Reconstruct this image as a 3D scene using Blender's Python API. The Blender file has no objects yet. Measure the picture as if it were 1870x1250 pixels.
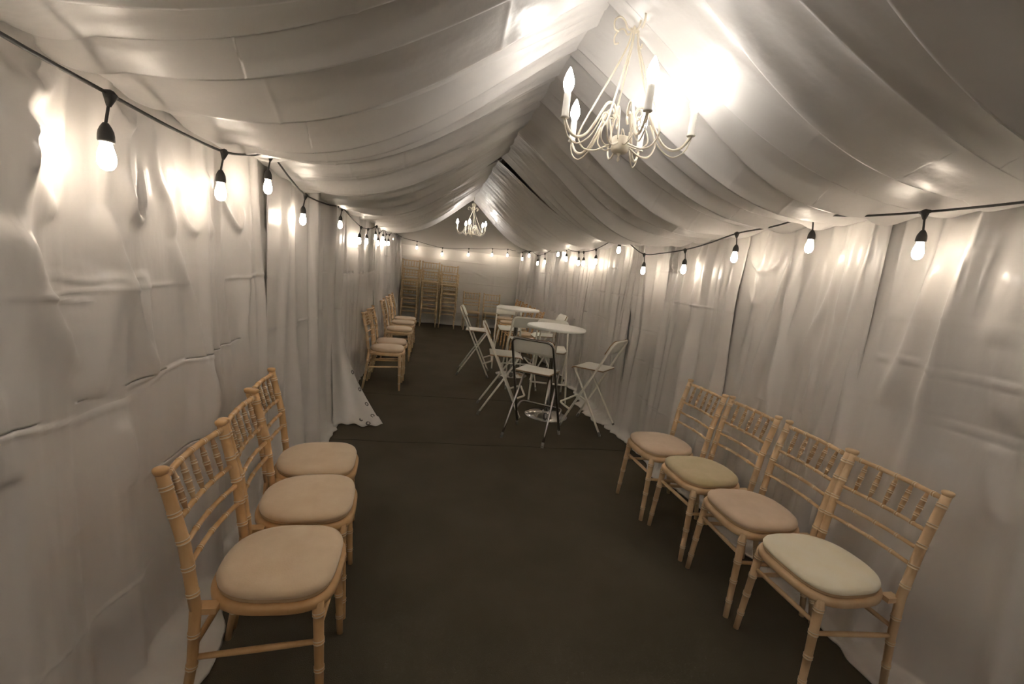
import bpy, math, random
import numpy as np
from mathutils import Vector, Matrix

random.seed(7)
PI = math.pi
scene = bpy.context.scene
COL = scene.collection
R = math.radians

# ------------------------------------------------------------------ materials
MAT = {}


def new_mat(name):
    m = bpy.data.materials.new(name)
    m.use_nodes = True
    nt = m.node_tree
    nt.nodes.clear()
    out = nt.nodes.new('ShaderNodeOutputMaterial')
    MAT[name] = m
    return m, nt, out


def principled(name, base, rough=.5, metal=0.0, spec=.5, noise=None, bump=None, sheen=0.0, coat=0.0):
    """noise = (scale, colour2, stretch xyz), bump = (scale, strength, distance, stretch)"""
    m, nt, out = new_mat(name)
    b = nt.nodes.new('ShaderNodeBsdfPrincipled')
    nt.links.new(b.outputs[0], out.inputs[0])
    b.inputs['Base Color'].default_value = (*base, 1)
    b.inputs['Roughness'].default_value = rough
    b.inputs['Metallic'].default_value = metal
    b.inputs['Specular IOR Level'].default_value = spec
    b.inputs['Sheen Weight'].default_value = sheen
    b.inputs['Coat Weight'].default_value = coat
    tc = nt.nodes.new('ShaderNodeTexCoord')
    if noise:
        sc, c2, st = noise
        mp = nt.nodes.new('ShaderNodeMapping')
        mp.inputs['Scale'].default_value = st
        nt.links.new(tc.outputs['Object'], mp.inputs[0])
        n = nt.nodes.new('ShaderNodeTexNoise')
        n.inputs['Scale'].default_value = sc
        n.inputs['Detail'].default_value = 4
        nt.links.new(mp.outputs[0], n.inputs['Vector'])
        r = nt.nodes.new('ShaderNodeValToRGB')
        r.color_ramp.elements[0].position = .35
        r.color_ramp.elements[1].position = .68
        r.color_ramp.elements[0].color = (*base, 1)
        r.color_ramp.elements[1].color = (*c2, 1)
        nt.links.new(n.outputs[0], r.inputs[0])
        nt.links.new(r.outputs[0], b.inputs['Base Color'])
    if bump:
        prev = None
        for (sc, stg, dist, st) in (bump if isinstance(bump, list) else [bump]):
            mp = nt.nodes.new('ShaderNodeMapping')
            mp.inputs['Scale'].default_value = st
            nt.links.new(tc.outputs['Object'], mp.inputs[0])
            n = nt.nodes.new('ShaderNodeTexNoise')
            n.inputs['Scale'].default_value = sc
            n.inputs['Detail'].default_value = 3
            nt.links.new(mp.outputs[0], n.inputs['Vector'])
            bp = nt.nodes.new('ShaderNodeBump')
            bp.inputs['Strength'].default_value = stg
            bp.inputs['Distance'].default_value = dist
            nt.links.new(n.outputs[0], bp.inputs['Height'])
            if prev:
                nt.links.new(prev.outputs[0], bp.inputs['Normal'])
            prev = bp
        nt.links.new(prev.outputs[0], b.inputs['Normal'])
    return m


def emitter(name, col, strength):
    m, nt, out = new_mat(name)
    e = nt.nodes.new('ShaderNodeEmission')
    e.inputs[0].default_value = (*col, 1)
    e.inputs[1].default_value = strength
    nt.links.new(e.outputs[0], out.inputs[0])
    m.cycles.emission_sampling = 'FRONT'
    return m


SAT_BUMP = [(7, .45, .02, (1, 1, .35)), (38, .12, .004, (1, 1, 1))]
principled('satin', (.70, .665, .635), rough=.30, spec=.95, sheen=.1, bump=SAT_BUMP)
principled('satin_lining', (.60, .575, .55), rough=.39, spec=.9, sheen=.1,
           bump=[(6, .4, .02, (.7, 1.6, 1)), (34, .25, .004, (1, 1, 1))])
principled('sheet_plastic', (.68, .65, .61), rough=.45, bump=[(4, .4, .02, (.5, 1, 2.2)), (22, .15, .005, (1, 1, 1))])
principled('gable_cloth', (.50, .475, .44), rough=.6, bump=(9, .1, .01, (1, 1, 1)))
principled('outer_sheet', (.42, .37, .30), rough=.7, noise=(3, (.36, .31, .25), (1, 1, 1)))
principled('carpet', (.078, .067, .046), rough=.95, spec=.15, noise=(2.2, (.095, .082, .058), (1, 1, 1)),
           bump=[(260, .55, .006, (1, 1, 1)), (1.6, .25, .02, (1, 1, 1))])
principled('seam_thread', (.032, .027, .02), rough=.95)
principled('wood_honey', (.60, .35, .15), rough=.42, noise=(14, (.68, .44, .22), (1, 1, .25)))
principled('wood_lime', (.64, .42, .23), rough=.45, noise=(12, (.74, .55, .35), (1, 1, .25)))
principled('wood_plain', (.62, .46, .27), rough=.5, noise=(12, (.70, .55, .35), (1, 1, .25)))
principled('wood_spindle', (.43, .25, .12), rough=.45, noise=(30, (.60, .42, .25), (1, 1, .3)))
principled('limewash', (.80, .70, .54), rough=.5)
principled('pad_beige', (.67, .51, .34), rough=.9, spec=.2, sheen=.4, noise=(9, (.73, .58, .41), (1, 1, 1)), bump=(160, .3, .002, (1, 1, 1)))
principled('pad_pink', (.65, .49, .35), rough=.9, spec=.2, sheen=.4, noise=(9, (.71, .55, .41), (1, 1, 1)), bump=(160, .3, .002, (1, 1, 1)))
principled('pad_olive', (.56, .47, .27), rough=.9, spec=.2, sheen=.4, noise=(9, (.63, .52, .33), (1, 1, 1)), bump=(160, .3, .002, (1, 1, 1)))
principled('pad_cream', (.95, .86, .64), rough=.9, spec=.2, sheen=.4, noise=(6, (.96, .90, .74), (1, 1, 1)), bump=(160, .3, .002, (1, 1, 1)))
principled('piping', (.52, .36, .21), rough=.8)
principled('white_paint', (.88, .85, .77), rough=.38)
principled('white_board', (.88, .86, .79), rough=.35)
principled('table_white', (.90, .89, .85), rough=.3)
principled('ply_edge', (.36, .23, .12), rough=.6)
principled('chrome', (.72, .71, .69), rough=.12, metal=1)
principled('chrome_worn', (.42, .41, .40), rough=.22, metal=1)
principled('foot_cap', (.22, .21, .19), rough=.6)
principled('cream_metal', (.78, .71, .58), rough=.4)
principled('candle_sleeve', (.82, .79, .72), rough=.45)
principled('cable_rubber', (.035, .032, .028), rough=.6)
principled('dark_pole', (.10, .07, .05), rough=.6)
principled('eyelet_metal', (.16, .15, .14), rough=.45, metal=1)
emitter('festoon_glow', (1.0, .86, .69), 20)
emitter('candle_glow', (1.0, .94, .87), 21)


# ------------------------------------------------------------------ mesh builder
class MB:
    def __init__(s):
        s.v, s.f, s.m, s.sm = [], [], [], []

    def add(s, verts, faces, mi=0, smooth=True):
        o = len(s.v)
        s.v += [tuple(p) for p in verts]
        for f in faces:
            s.f.append(tuple(i + o for i in f))
            s.m.append(mi)
            s.sm.append(smooth)

    def tube(s, pts, rad, n=10, closed=False, caps=True, mi=0, ring_mi=None, up=None):
        pts = [Vector(p) for p in pts]
        k = len(pts)
        if not hasattr(rad, '__len__'):
            rad = [rad] * k
        tang = []
        for i in range(k):
            if closed:
                t = pts[(i + 1) % k] - pts[i - 1]
            else:
                t = pts[min(i + 1, k - 1)] - pts[max(i - 1, 0)]
            if t.length < 1e-9:
                t = Vector((0, 0, 1))
            tang.append(t.normalized())
        ref = Vector((0, 0, 1)) if abs(tang[0].z) < .9 else Vector((1, 0, 0))
        if up:
            ref = Vector(up)
        nrm = (ref - tang[0] * ref.dot(tang[0])).normalized()
        verts, faces, mis = [], [], []
        for i in range(k):
            nrm = (nrm - tang[i] * nrm.dot(tang[i]))
            nrm = nrm.normalized() if nrm.length > 1e-6 else tang[i].orthogonal().normalized()
            bi = tang[i].cross(nrm)
            for j in range(n):
                a = 2 * PI * j / n
                verts.append(pts[i] + (nrm * math.cos(a) + bi * math.sin(a)) * rad[i])
        o = len(s.v)
        s.v += [tuple(p) for p in verts]
        rng = k if closed else k - 1
        for i in range(rng):
            i2 = (i + 1) % k
            mm = mi
            if ring_mi is not None and (ring_mi[i] and ring_mi[i2]):
                mm = 1
            for j in range(n):
                j2 = (j + 1) % n
                s.f.append((o + i * n + j, o + i * n + j2, o + i2 * n + j2, o + i2 * n + j))
                s.m.append(mm)
                s.sm.append(True)
        if caps and not closed:
            s.f.append(tuple(o + j for j in reversed(range(n))))
            s.m.append(mi); s.sm.append(False)
            s.f.append(tuple(o + (k - 1) * n + j for j in range(n)))
            s.m.append(mi); s.sm.append(False)

    def lathe(s, prof, c=(0, 0, 0), n=24, mi=0, smooth=True):
        verts, faces = [], []
        for r, z in prof:
            for j in range(n):
                a = 2 * PI * j / n
                verts.append((c[0] + r * math.cos(a), c[1] + r * math.sin(a), c[2] + z))
        for i in range(len(prof) - 1):
            for j in range(n):
                j2 = (j + 1) % n
                faces.append((i * n + j, i * n + j2, (i + 1) * n + j2, (i + 1) * n + j))
        s.add(verts, faces, mi, smooth)
        k = len(prof) - 1
        o = len(s.v) - len(verts)
        s.f.append(tuple(o + j for j in reversed(range(n)))); s.m.append(mi); s.sm.append(False)
        s.f.append(tuple(o + k * n + j for j in range(n))); s.m.append(mi); s.sm.append(False)

    def loops(s, rings, mi=0, cap=True, smooth=True, mis=None):
        """stack of equal-length closed loops"""
        n = len(rings[0])
        o = len(s.v)
        for r in rings:
            s.v += [tuple(p) for p in r]
        for i in range(len(rings) - 1):
            for j in range(n):
                j2 = (j + 1) % n
                s.f.append((o + i * n + j, o + i * n + j2, o + (i + 1) * n + j2, o + (i + 1) * n + j))
                s.m.append(mis[i] if mis else mi)
                s.sm.append(smooth)
        if cap:
            s.f.append(tuple(o + j for j in reversed(range(n)))); s.m.append(mi); s.sm.append(smooth)
            k = len(rings) - 1
            s.f.append(tuple(o + k * n + j for j in range(n))); s.m.append(mi); s.sm.append(smooth)

    def box(s, x0, x1, y0, y1, z0, z1, mi=0):
        v = [(x0, y0, z0), (x1, y0, z0), (x1, y1, z0), (x0, y1, z0), (x0, y0, z1), (x1, y0, z1), (x1, y1, z1), (x0, y1, z1)]
        f = [(3, 2, 1, 0), (4, 5, 6, 7), (0, 1, 5, 4), (1, 2, 6, 5), (2, 3, 7, 6), (3, 0, 4, 7)]
        s.add(v, f, mi, False)

    def mesh(s, name, mats):
        me = bpy.data.meshes.new(name)
        me.from_pydata(s.v, [], s.f)
        for m in mats:
            me.materials.append(MAT[m])
        me.polygons.foreach_set('material_index', s.m)
        me.polygons.foreach_set('use_smooth', s.sm)
        me.update()
        return me


def link(name, me, parent=None):
    o = bpy.data.objects.new(name, me)
    COL.objects.link(o)
    if parent is not None:
        o.parent = parent
    return o


def tag(o, label, cat, group=None):
    o['label'] = label
    o['category'] = cat
    if group:
        o['group'] = group
    return o


def thing(name, label, cat, loc=(0, 0, 0), rz=0, group=None):
    o = link(name, None)
    o.empty_display_size = .1
    o.location = loc
    o.rotation_euler = (0, 0, rz)
    return tag(o, label, cat, group)


def struct(name, me):
    o = link(name, me)
    o['kind'] = 'structure'
    return o


def catmull(P, per=8, closed=False):
    P = [Vector(p) for p in P]
    n = len(P)
    out = []
    for i in range(n if closed else n - 1):
        if closed:
            a, b, c, d = P[i - 1], P[i], P[(i + 1) % n], P[(i + 2) % n]
        else:
            a, b, c, d = P[max(i - 1, 0)], P[i], P[i + 1], P[min(i + 2, n - 1)]
        for k in range(per):
            t = k / per
            out.append(.5 * ((2 * b) + (c - a) * t + (2 * a - 5 * b + 4 * c - d) * t * t + (3 * b - a - 3 * c + d) * t ** 3))
    if not closed:
        out.append(P[-1])
    return out


def bamboo(mb, pts, r0, r1, nodes, rmid=None, n=12, bump=.0021, half=.0072):
    """turned rod along a polyline with doubled rings at given arc fractions"""
    pts = [Vector(p) for p in pts]
    seg = [(pts[i + 1] - pts[i]).length for i in range(len(pts) - 1)]
    L = sum(seg)

    def at(t):
        d = max(0, min(1, t)) * L
        for i, sl in enumerate(seg):
            if d <= sl or i == len(seg) - 1:
                return pts[i].lerp(pts[i + 1], min(1, d / sl))
            d -= sl

    acc, kn = 0, [0.0]
    for sl in seg:
        acc += sl
        kn.append(acc / L)
    ts = [(t, 0, 0) for t in kn] + [(i / 6, 0, 0) for i in range(1, 6)]
    h = half / L
    for t in nodes:
        ts = [q for q in ts if abs(q[0] - t) > h * 1.6 or q[0] in (0.0, 1.0)]
        ts += [(t - h * 1.25, 0, 0), (t - h, 1, 1), (t - h * .5, 1, 1), (t - h * .25, .1, 0), (t + h * .25, .1, 0), (t + h * .5, 1, 1), (t + h, 1, 1), (t + h * 1.25, 0, 0)]
    ts = sorted(q for q in ts if 0 <= q[0] <= 1)
    P, rad, ring = [], [], []
    for t, b, mk in ts:
        P.append(at(t))
        r = r0 + (r1 - r0) * t
        if rmid is not None:
            r += (rmid - .5 * (r0 + r1)) * math.sin(PI * t)
        rad.append(r + b * bump)
        ring.append(bool(mk))
    mb.tube(P, rad, n=n, ring_mi=ring)


# ------------------------------------------------------------------ ballroom chair (faces +y, origin on the floor)
CH = {}


def seat_outline(hw, y0, y1, z, n=64, ex=3.0, back=.95):
    pts = []
    cy, hd = (y0 + y1) / 2, (y1 - y0) / 2
    for i in range(n):
        a = 2 * PI * i / n
        c, s_ = math.cos(a), math.sin(a)
        e = ex + .4 if s_ > 0 else 2.45
        x = math.copysign(abs(c) ** (2 / e), c)
        y = math.copysign(abs(s_) ** (2 / e), s_)
        w = hw * (back + (1 - back) * (y * .5 + .5))
        pts.append((x * w, cy + y * hd, z))
    return pts


def chair_meshes(wood):
    if wood in CH:
        return CH[wood]
    d = {}
    wm = [wood, 'limewash']
    for sx, k in ((-1, 'l'), (1, 'r')):
        mb = MB()
        bamboo(mb, [(sx * .178, -.235, 0), (sx * .186, -.197, .25), (sx * .189, -.186, .44), (sx * .192, -.215, .66), (sx * .195, -.268, .875)],
               .0125, .0165, [.14, .27, .40, .56, .66, .76, .86, .955], rmid=.0165)
        top = Vector((sx * .195, -.271, .882))
        mb.lathe([(.0165, -.006), (.0205, .004), (.0205, .010), (.017, .013), (.008, .015)], top, 12)
        d['back_post_' + k] = mb.mesh('back_post', wm)
        mb = MB()
        bamboo(mb, [(sx * .158, .158, .428), (sx * .172, .172, .2), (sx * .182, .184, 0)], .0185, .0125, [.10, .33, .56, .80])
        d['leg_' + k] = mb.mesh('leg', wm)
        mb = MB()
        bamboo(mb, [(sx * .168, .165, .285), (sx * .184, -.197, .265)], .0085, .0085, [], rmid=.0105)
        d['side_stretcher_' + k] = mb.mesh('stretcher', wm)
    mb = MB()
    bamboo(mb, [(-.163, .165, .325), (.163, .165, .325)], .0085, .0085, [], rmid=.0105)
    d['front_stretcher'] = mb.mesh('stretcher', wm)
    mb = MB()
    bamboo(mb, [(-.183, -.196, .30), (.183, -.196, .30)], .0085, .0085, [], rmid=.0105)
    d['rear_stretcher'] = mb.mesh('stretcher', wm)

    def yb(z):
        return -.186 - (.029 * (z - .44) / .22 if z < .66 else .029 + .053 * (z - .66) / .215)
    for nm, z, r, bow, nodes in (('top_rail', .862, .0105, .018, [.1, .3, .5, .7, .9]), ('rail_a', .724, .0085, .016, [.17, .34, .5, .66, .83]),
                                 ('rail_b', .648, .0085, .016, [.25, .5, .75]), ('rail_c', .577, .0085, .016, [.25, .5, .75])):
        mb = MB()
        y = yb(z)
        P = [(-.19 + .38 * i / 12, y - bow * math.sin(PI * i / 12), z) for i in range(13)]
        bamboo(mb, P, r, r, nodes, n=8, bump=.0018, half=.006)
        d[nm] = mb.mesh('rail', wm)
    for i in range(5):
        x = -.125 + .0625 * i
        bow = math.sin(PI * (x + .19) / .38)
        mb = MB()
        bamboo(mb, [(x * 1.0, yb(.724) - .016 * bow, .727), (x * 1.02, yb(.862) - .018 * bow, .858)], .0058, .0058, [.25, .5, .75], rmid=.0098, n=8, bump=.0018, half=.006)
        d['spindle_%d' % i] = mb.mesh('spindle', ['wood_spindle' if wood != 'wood_plain' else 'wood_plain', 'limewash'])
    mb = MB()
    rings = [seat_outline(.196, -.192, .198, .408), seat_outline(.206, -.198, .206, .414), seat_outline(.207, -.199, .207, .432),
             seat_outline(.203, -.196, .203, .441), seat_outline(.192, -.188, .193, .444)]
    mb.loops(rings)
    for sx in (-1, 1):
        mb.box(min(sx * .150, sx * .189), max(sx * .150, sx * .189), -.190, -.130, .416, .436)
    d['seat_frame'] = mb.mesh('seat_frame', wm)
    CH[wood] = d
    return d


PAD = {}


def pad_mesh(m):
    if m in PAD:
        return PAD[m]
    mb = MB()
    rings = []
    for ins, z in ((.012, .444), (.004, .447), (.002, .453), (.006, .458), (.001, .463), (.000, .471), (.004, .480), (.013, .487), (.035, .491), (.09, .494), (.15, .495)):
        rings.append(seat_outline(.197 - ins, -.184 + ins, .195 - ins, z, back=.95))
    mis = [1, 1, 1, 0, 0, 0, 0, 0, 0, 0]
    mb.loops(rings, mis=mis)
    me = mb.mesh('seat_pad', [m, 'piping'])
    PAD[m] = me
    return me


def make_chair(label, loc, rz, wood, pad, group):
    t = thing('ballroom_chair', label, 'chair', loc, rz, group)
    d = chair_meshes(wood)
    for k, me in d.items():
        nm = me.name.split('.')[0]
        link(nm, me, t)
    if pad:
        link('seat_pad', pad_mesh(pad), t)
    return t


LEFTG = 'ballroom chairs along the left curtain'
make_chair('wooden spindle-back chair with beige pad, in front of the two others at left curtain', (-.455, 1.543, 0), R(-88.7), 'wood_honey', 'pad_beige', LEFTG)
make_chair('wooden spindle-back chair with beige pad, middle one of the three at left curtain', (-.480, 1.972, 0), R(-84.6), 'wood_honey', 'pad_beige', LEFTG)
make_chair('wooden spindle-back chair with beige pad, farthest back of the three beside the near left curtain', (-.539, 2.366, 0), R(-85.1), 'wood_honey', 'pad_beige', LEFTG)
RG = 'ballroom chairs along the right curtain'
make_chair('limewashed chair with bright ivory white pad, front end of the right row', (1.711, 1.508, 0), R(92.05), 'wood_lime', 'pad_cream', RG)
make_chair('limewashed chair with pinkish beige pad, beside the ivory padded chair on the right', (1.702, 1.929, 0), R(88.4), 'wood_lime', 'pad_pink', RG)
make_chair('limewashed chair with yellowish olive pad, third in the right row', (1.689, 2.370, 0), R(92.5), 'wood_lime', 'pad_olive', RG)
make_chair('limewashed chair with pinkish beige pad, far end of the right row behind the olive pad', (1.640, 2.789, 0), R(92.3), 'wood_lime', 'pad_pink', RG)
FL = 'ballroom chairs further down the left side'
for (x, y, a, lb) in ((-.510, 5.496, -90, 'padded wooden chair just past the eyelet curtain flap, front of the far left pair'),
                      (-.505, 5.95, -88, 'padded wooden chair second past the eyelet curtain flap, partly hidden by its neighbour'),
                      (-.50, 7.10, -89, 'padded wooden chair at far left, front one of the three before the chair stacks'),
                      (-.50, 7.85, -90, 'padded wooden chair at far left, middle one of the three before the chair stacks'),
                      (-.50, 8.38, -91, 'padded wooden chair at far left, last before the chair stacks')):
    make_chair(lb, (x, y, 0), R(a), 'wood_lime', 'pad_pink', FL)
FR = 'ballroom chairs behind the white bar tables'
for (x, y, lb) in ((1.56, 7.65, 'padded wooden chair by right curtain, nearest of the four behind the bar tables'),
                   (1.56, 8.40, 'padded wooden chair by right curtain, second of the four behind the bar tables'),
                   (1.56, 9.17, 'padded wooden chair by right curtain, third of the four behind the bar tables'),
                   (1.56, 9.86, 'padded wooden chair by right curtain, farthest of the four behind the bar tables')):
    make_chair(lb, (x, y, 0), R(91), 'wood_honey', 'pad_beige', FR)
SG = 'chairs stacked against the back wall'
for si, (x, nm, dz) in enumerate(((-.617, 'left stack', .212), (-.167, 'middle stack', .209), (.265, 'right stack', .196))):
    for i, lv in enumerate(('bottom chair', 'second chair up', 'third chair up', 'top chair')):
        make_chair('wooden chair without pad, %s of the %s at the back wall' % (lv, nm), (x * 1.02 + .05 + .004 * i * (-1) ** i, 10.98 - .055 * i, dz * i), R(180 + (2 if i % 2 else -1)), 'wood_plain', None, SG)
make_chair('single wooden chair at the back wall, next to the right-hand stack', (.90, 10.98, 0), R(181), 'wood_plain', None, 'single chairs at the back wall')
make_chair('single wooden chair at the back wall, half hidden behind the bar table', (1.39, 10.98, 0), R(179), 'wood_plain', None, 'single chairs at the back wall')


# ------------------------------------------------------------------ folding bar stool (faces +y)
def stool_meshes(frame):
    d = {}
    Ht, Hs = .969, .655
    rt = .0115
    # back frame: inverted U running from the back top to the front feet
    mb = MB()
    half = []
    foot = Vector((.224, .221, .012))
    topc = Vector((.192, -.243, Ht - rt))
    dirv = (topc - foot)
    rc = .065
    P = []
    P.append(foot)
    for t in (.2, .4, .6, .8):
        P.append(foot + dirv * t)
    a = foot + dirv * (1 - rc / dirv.length)
    inner = Vector((topc.x - rc, topc.y, topc.z))
    for k in range(7):
        t = k / 6
        P.append(a * (1 - t) ** 2 + topc * 2 * t * (1 - t) + inner * t * t)
    full = P + [Vector((-p.x, p.y, p.z)) for p in reversed(P)]
    mb.tube(full, rt, n=10)
    d['back_frame'] = mb.mesh('back_frame', [frame])
    # front frame: U under the seat running to the rear feet
    mb = MB()
    foot = Vector((.203, -.224, .012))
    topc = Vector((.168, .155, Hs - .022))
    dirv = topc - foot
    P = [foot] + [foot + dirv * t for t in (.25, .5, .75)]
    a = foot + dirv * (1 - .05 / dirv.length)
    inner = Vector((topc.x - .05, topc.y + .0, topc.z))
    for k in range(6):
        t = k / 5
        P.append(a * (1 - t) ** 2 + topc * 2 * t * (1 - t) + inner * t * t)
    full = P + [Vector((-p.x, p.y, p.z)) for p in reversed(P)]
    mb.tube(full, .0105, n=10)
    d['seat_support_frame'] = mb.mesh('seat_support_frame', [frame])
    # footrest
    mb = MB()

    def A(z):
        t = z / (Ht - rt)
        return Vector((.224 - .032 * t, .221 - .464 * t, z))
    p0 = A(.20)
    P = [p0, p0 + Vector((0, .05, .02)), p0 + Vector((-.003, .10, .04)), p0 + Vector((-.03, .128, .048)), p0 + Vector((-.08, .13, .048))]
    P = catmull(P, 5)
    full = P + [Vector((-p.x, p.y, p.z)) for p in reversed(P)]
    mb.tube(full, .0105, n=9)
    d['footrest'] = mb.mesh('footrest', [frame])
    # seat board with wood-coloured edge, front edge curving down
    mb = MB()

    def outl(ins, dz):
        pts = []
        w, y0, y1, r = .168 - ins, -.150 + ins, .205 - ins, .045
        for (cx, cy, a0) in ((w - r, y1 - r, 0), (-(w - r), y1 - r, 90), (-(w - .015), y0 + .015, 180), (w - .015, y0 + .015, 270)):
            rr = r if cy > 0 else .015
            for k in range(7):
                a = R(a0 + 15 * k)
                x, y = cx + rr * math.cos(a), cy + rr * math.sin(a)
                drop = -.030 * max(0, (y - .12) / .085) ** 2 - .010 * (1 - (x / w) ** 2) * max(0, 1 - abs(y) / .25)
                pts.append((x, y, Hs + dz + drop))
        return pts
    rings = [outl(.01, -.016), outl(0, -.014), outl(0, -.003), outl(.003, 0)]
    inner = []
    mb.loops(rings, mis=[1, 1, 0], cap=False)
    for dz, flip in ((0, False), (-.016, True)):
        ys = [-.147 + .349 * k / 12 for k in range(13)]
        vs, fs = [], []
        for y in ys:
            w = .165
            if y > .160:
                q = min(1, (y - .160) / .042)
                w -= .042 * (1 - math.sqrt(max(0, 1 - q * q)))
            for kx in range(9):
                x = w * (-1 + kx / 4)
                drop = -.030 * max(0, (y - .12) / .085) ** 2 - .010 * (1 - (x / .165) ** 2) * max(0, 1 - abs(y) / .25)
                vs.append((x, y, Hs + dz + drop))
        for i in range(12):
            for j in range(8):
                q = (i * 9 + j, i * 9 + j + 1, (i + 1) * 9 + j + 1, (i + 1) * 9 + j)
                fs.append(q[::-1] if flip else q)
        mb.add(vs, fs, 0)
    d['seat'] = mb.mesh('seat', ['white_board', 'ply_edge'])
    # backrest board: mounted on the front of the frame, arched lower edge
    mb = MB()
    nx = 20
    cols = []
    ax = Vector((0, -.464, Ht - rt)).normalized()       # up along the frame
    nrm = Vector((0, ax.z, -ax.y))                      # faces forward
    base = Vector((0, -.243, Ht - rt))
    fr, bk = [], []
    for i in range(nx + 1):
        u = -1 + 2 * i / nx
        x = .205 * u
        e = max(0, (abs(u) - .68) / .32)
        top = .010 - .062 * (1 - math.sqrt(max(0, 1 - e * e)))
        bot = -.172 + .022 * (1 - u * u) + .018 * e * e
        curve = -.018 * (1 - u * u)
        row = []
        for k in range(7):
            h = bot + (top - bot) * k / 6
            row.append(base + ax * h + nrm * (rt + .004 + curve) + Vector((x, 0, 0)))
        cols.append(row)
    vs, fs, ms = [], [], []
    th = nrm * .010
    for row in cols:
        vs += row
    for row in cols:
        vs += [p + th for p in row]
    n7 = 7
    off = (nx + 1) * n7
    main, edge = [], []
    for i in range(nx):
        for k in range(6):
            a, b, c, e2 = i * n7 + k, (i + 1) * n7 + k, (i + 1) * n7 + k + 1, i * n7 + k + 1
            main.append((a, b, c, e2))
            main.append((off + a, off + e2, off + c, off + b))
        for k in (0, 6):
            a, b = i * n7 + k, (i + 1) * n7 + k
            edge.append((a, off + a, off + b, b) if k == 0 else (b, off + b, off + a, a))
    for i in (0, nx):
        for k in range(6):
            a, b = i * n7 + k, i * n7 + k + 1
            edge.append((a, b, off + b, off + a))
    mb.add(vs, main, 0)
    o = len(mb.v) - len(vs)
    for f in edge:
        mb.f.append(tuple(i + o for i in f)); mb.m.append(1); mb.sm.append(False)
    d['backrest'] = mb.mesh('backrest', ['white_board', 'ply_edge'])
    feet = []
    for p, q in ((Vector((.224, .221, 0)), Vector((.222, .20, .045))), (Vector((.203, -.224, 0)), Vector((.200, -.205, .045)))):
        for sx in (1, -1):
            mb = MB()
            mb.tube([(sx * p.x, p.y, 0), (sx * (p.x * .5 + q.x * .5), (p.y + q.y) / 2, .0225 * 1.2), (sx * q.x, q.y, .045)], [.0135, .0135, .0128], n=10)
            feet.append(mb.mesh('foot_cap', ['foot_cap']))
    d['feet'] = feet
    return d


ST_W = stool_meshes('white_paint')
ST_C = stool_meshes('chrome_worn')


def stool(label, x, y, deg, d=ST_W):
    t = thing('folding_bar_stool', label, 'stool', (x, y, 0), R(deg), 'folding bar stools around the two bar tables')
    for k in ('back_frame', 'seat_support_frame', 'footrest', 'seat', 'backrest'):
        o = link(k, d[k], t)
        if d is ST_C and k == 'back_frame':
            o['label'] = 'dark chrome tube frame'
    for f in d['feet']:
        link('foot_cap', f, t)


stool('white folding bar stool with dark chrome legs, its back to the room', 1.001, 4.055, -32.2, ST_C)
stool('white folding bar stool on the left side of the front bar table', .78, 4.779, -94.8)
stool('white folding bar stool on the left side of the rear bar table', .627, 6.444, -96.4)
stool('white folding bar stool beside the right curtain at the front bar table', 1.694, 4.40, 47.9)
stool('white folding bar stool behind the front bar table, rounded backrest above the tabletop', 1.478, 5.397, 169.5)
stool('white folding bar stool behind the rear bar table, backrest under the tabletop edge', 1.182, 7.0, 176.9)
stool('white folding bar stool between the two bar tables, turned towards the rear table', 1.20, 5.90, .7)
stool('white folding bar stool by the right curtain at the rear bar table', 1.66, 6.46, 90)


# ------------------------------------------------------------------ bar tables
def bar_table(label, x, y):
    t = thing('bar_table', label, 'table', (x, y, 0), 0, 'round white bar tables')
    mb = MB()
    mb.lathe([(.29, .972), (.311, .974), (.316, .980), (.316, .992), (.312, .998), (.30, 1.0)], n=64)
    link('tabletop', mb.mesh('tabletop', ['table_white']), t)
    mb = MB()
    mb.lathe([(.031, .03), (.031, .955), (.031, .972)], n=24)
    mb.lathe([(.11, .962), (.11, .972)], n=24)
    link('pole', mb.mesh('pole', ['chrome']), t)['label'] = 'chrome pole'
    mb = MB()
    mb.lathe([(.234, 0), (.238, .004), (.234, .010), (.19, .019), (.12, .032), (.07, .042), (.045, .05), (.042, .06), (.034, .062)], n=64)
    link('base', mb.mesh('base', ['chrome']), t)['label'] = 'domed chrome base'


bar_table('round white bar table on chrome pole, the front one by the chrome-legged stool', 1.310, 4.69)
bar_table('round white bar table on chrome pole, the rear one towards the back wall', 1.210, 6.52)

# ------------------------------------------------------------------ chandeliers
CD = {}


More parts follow.
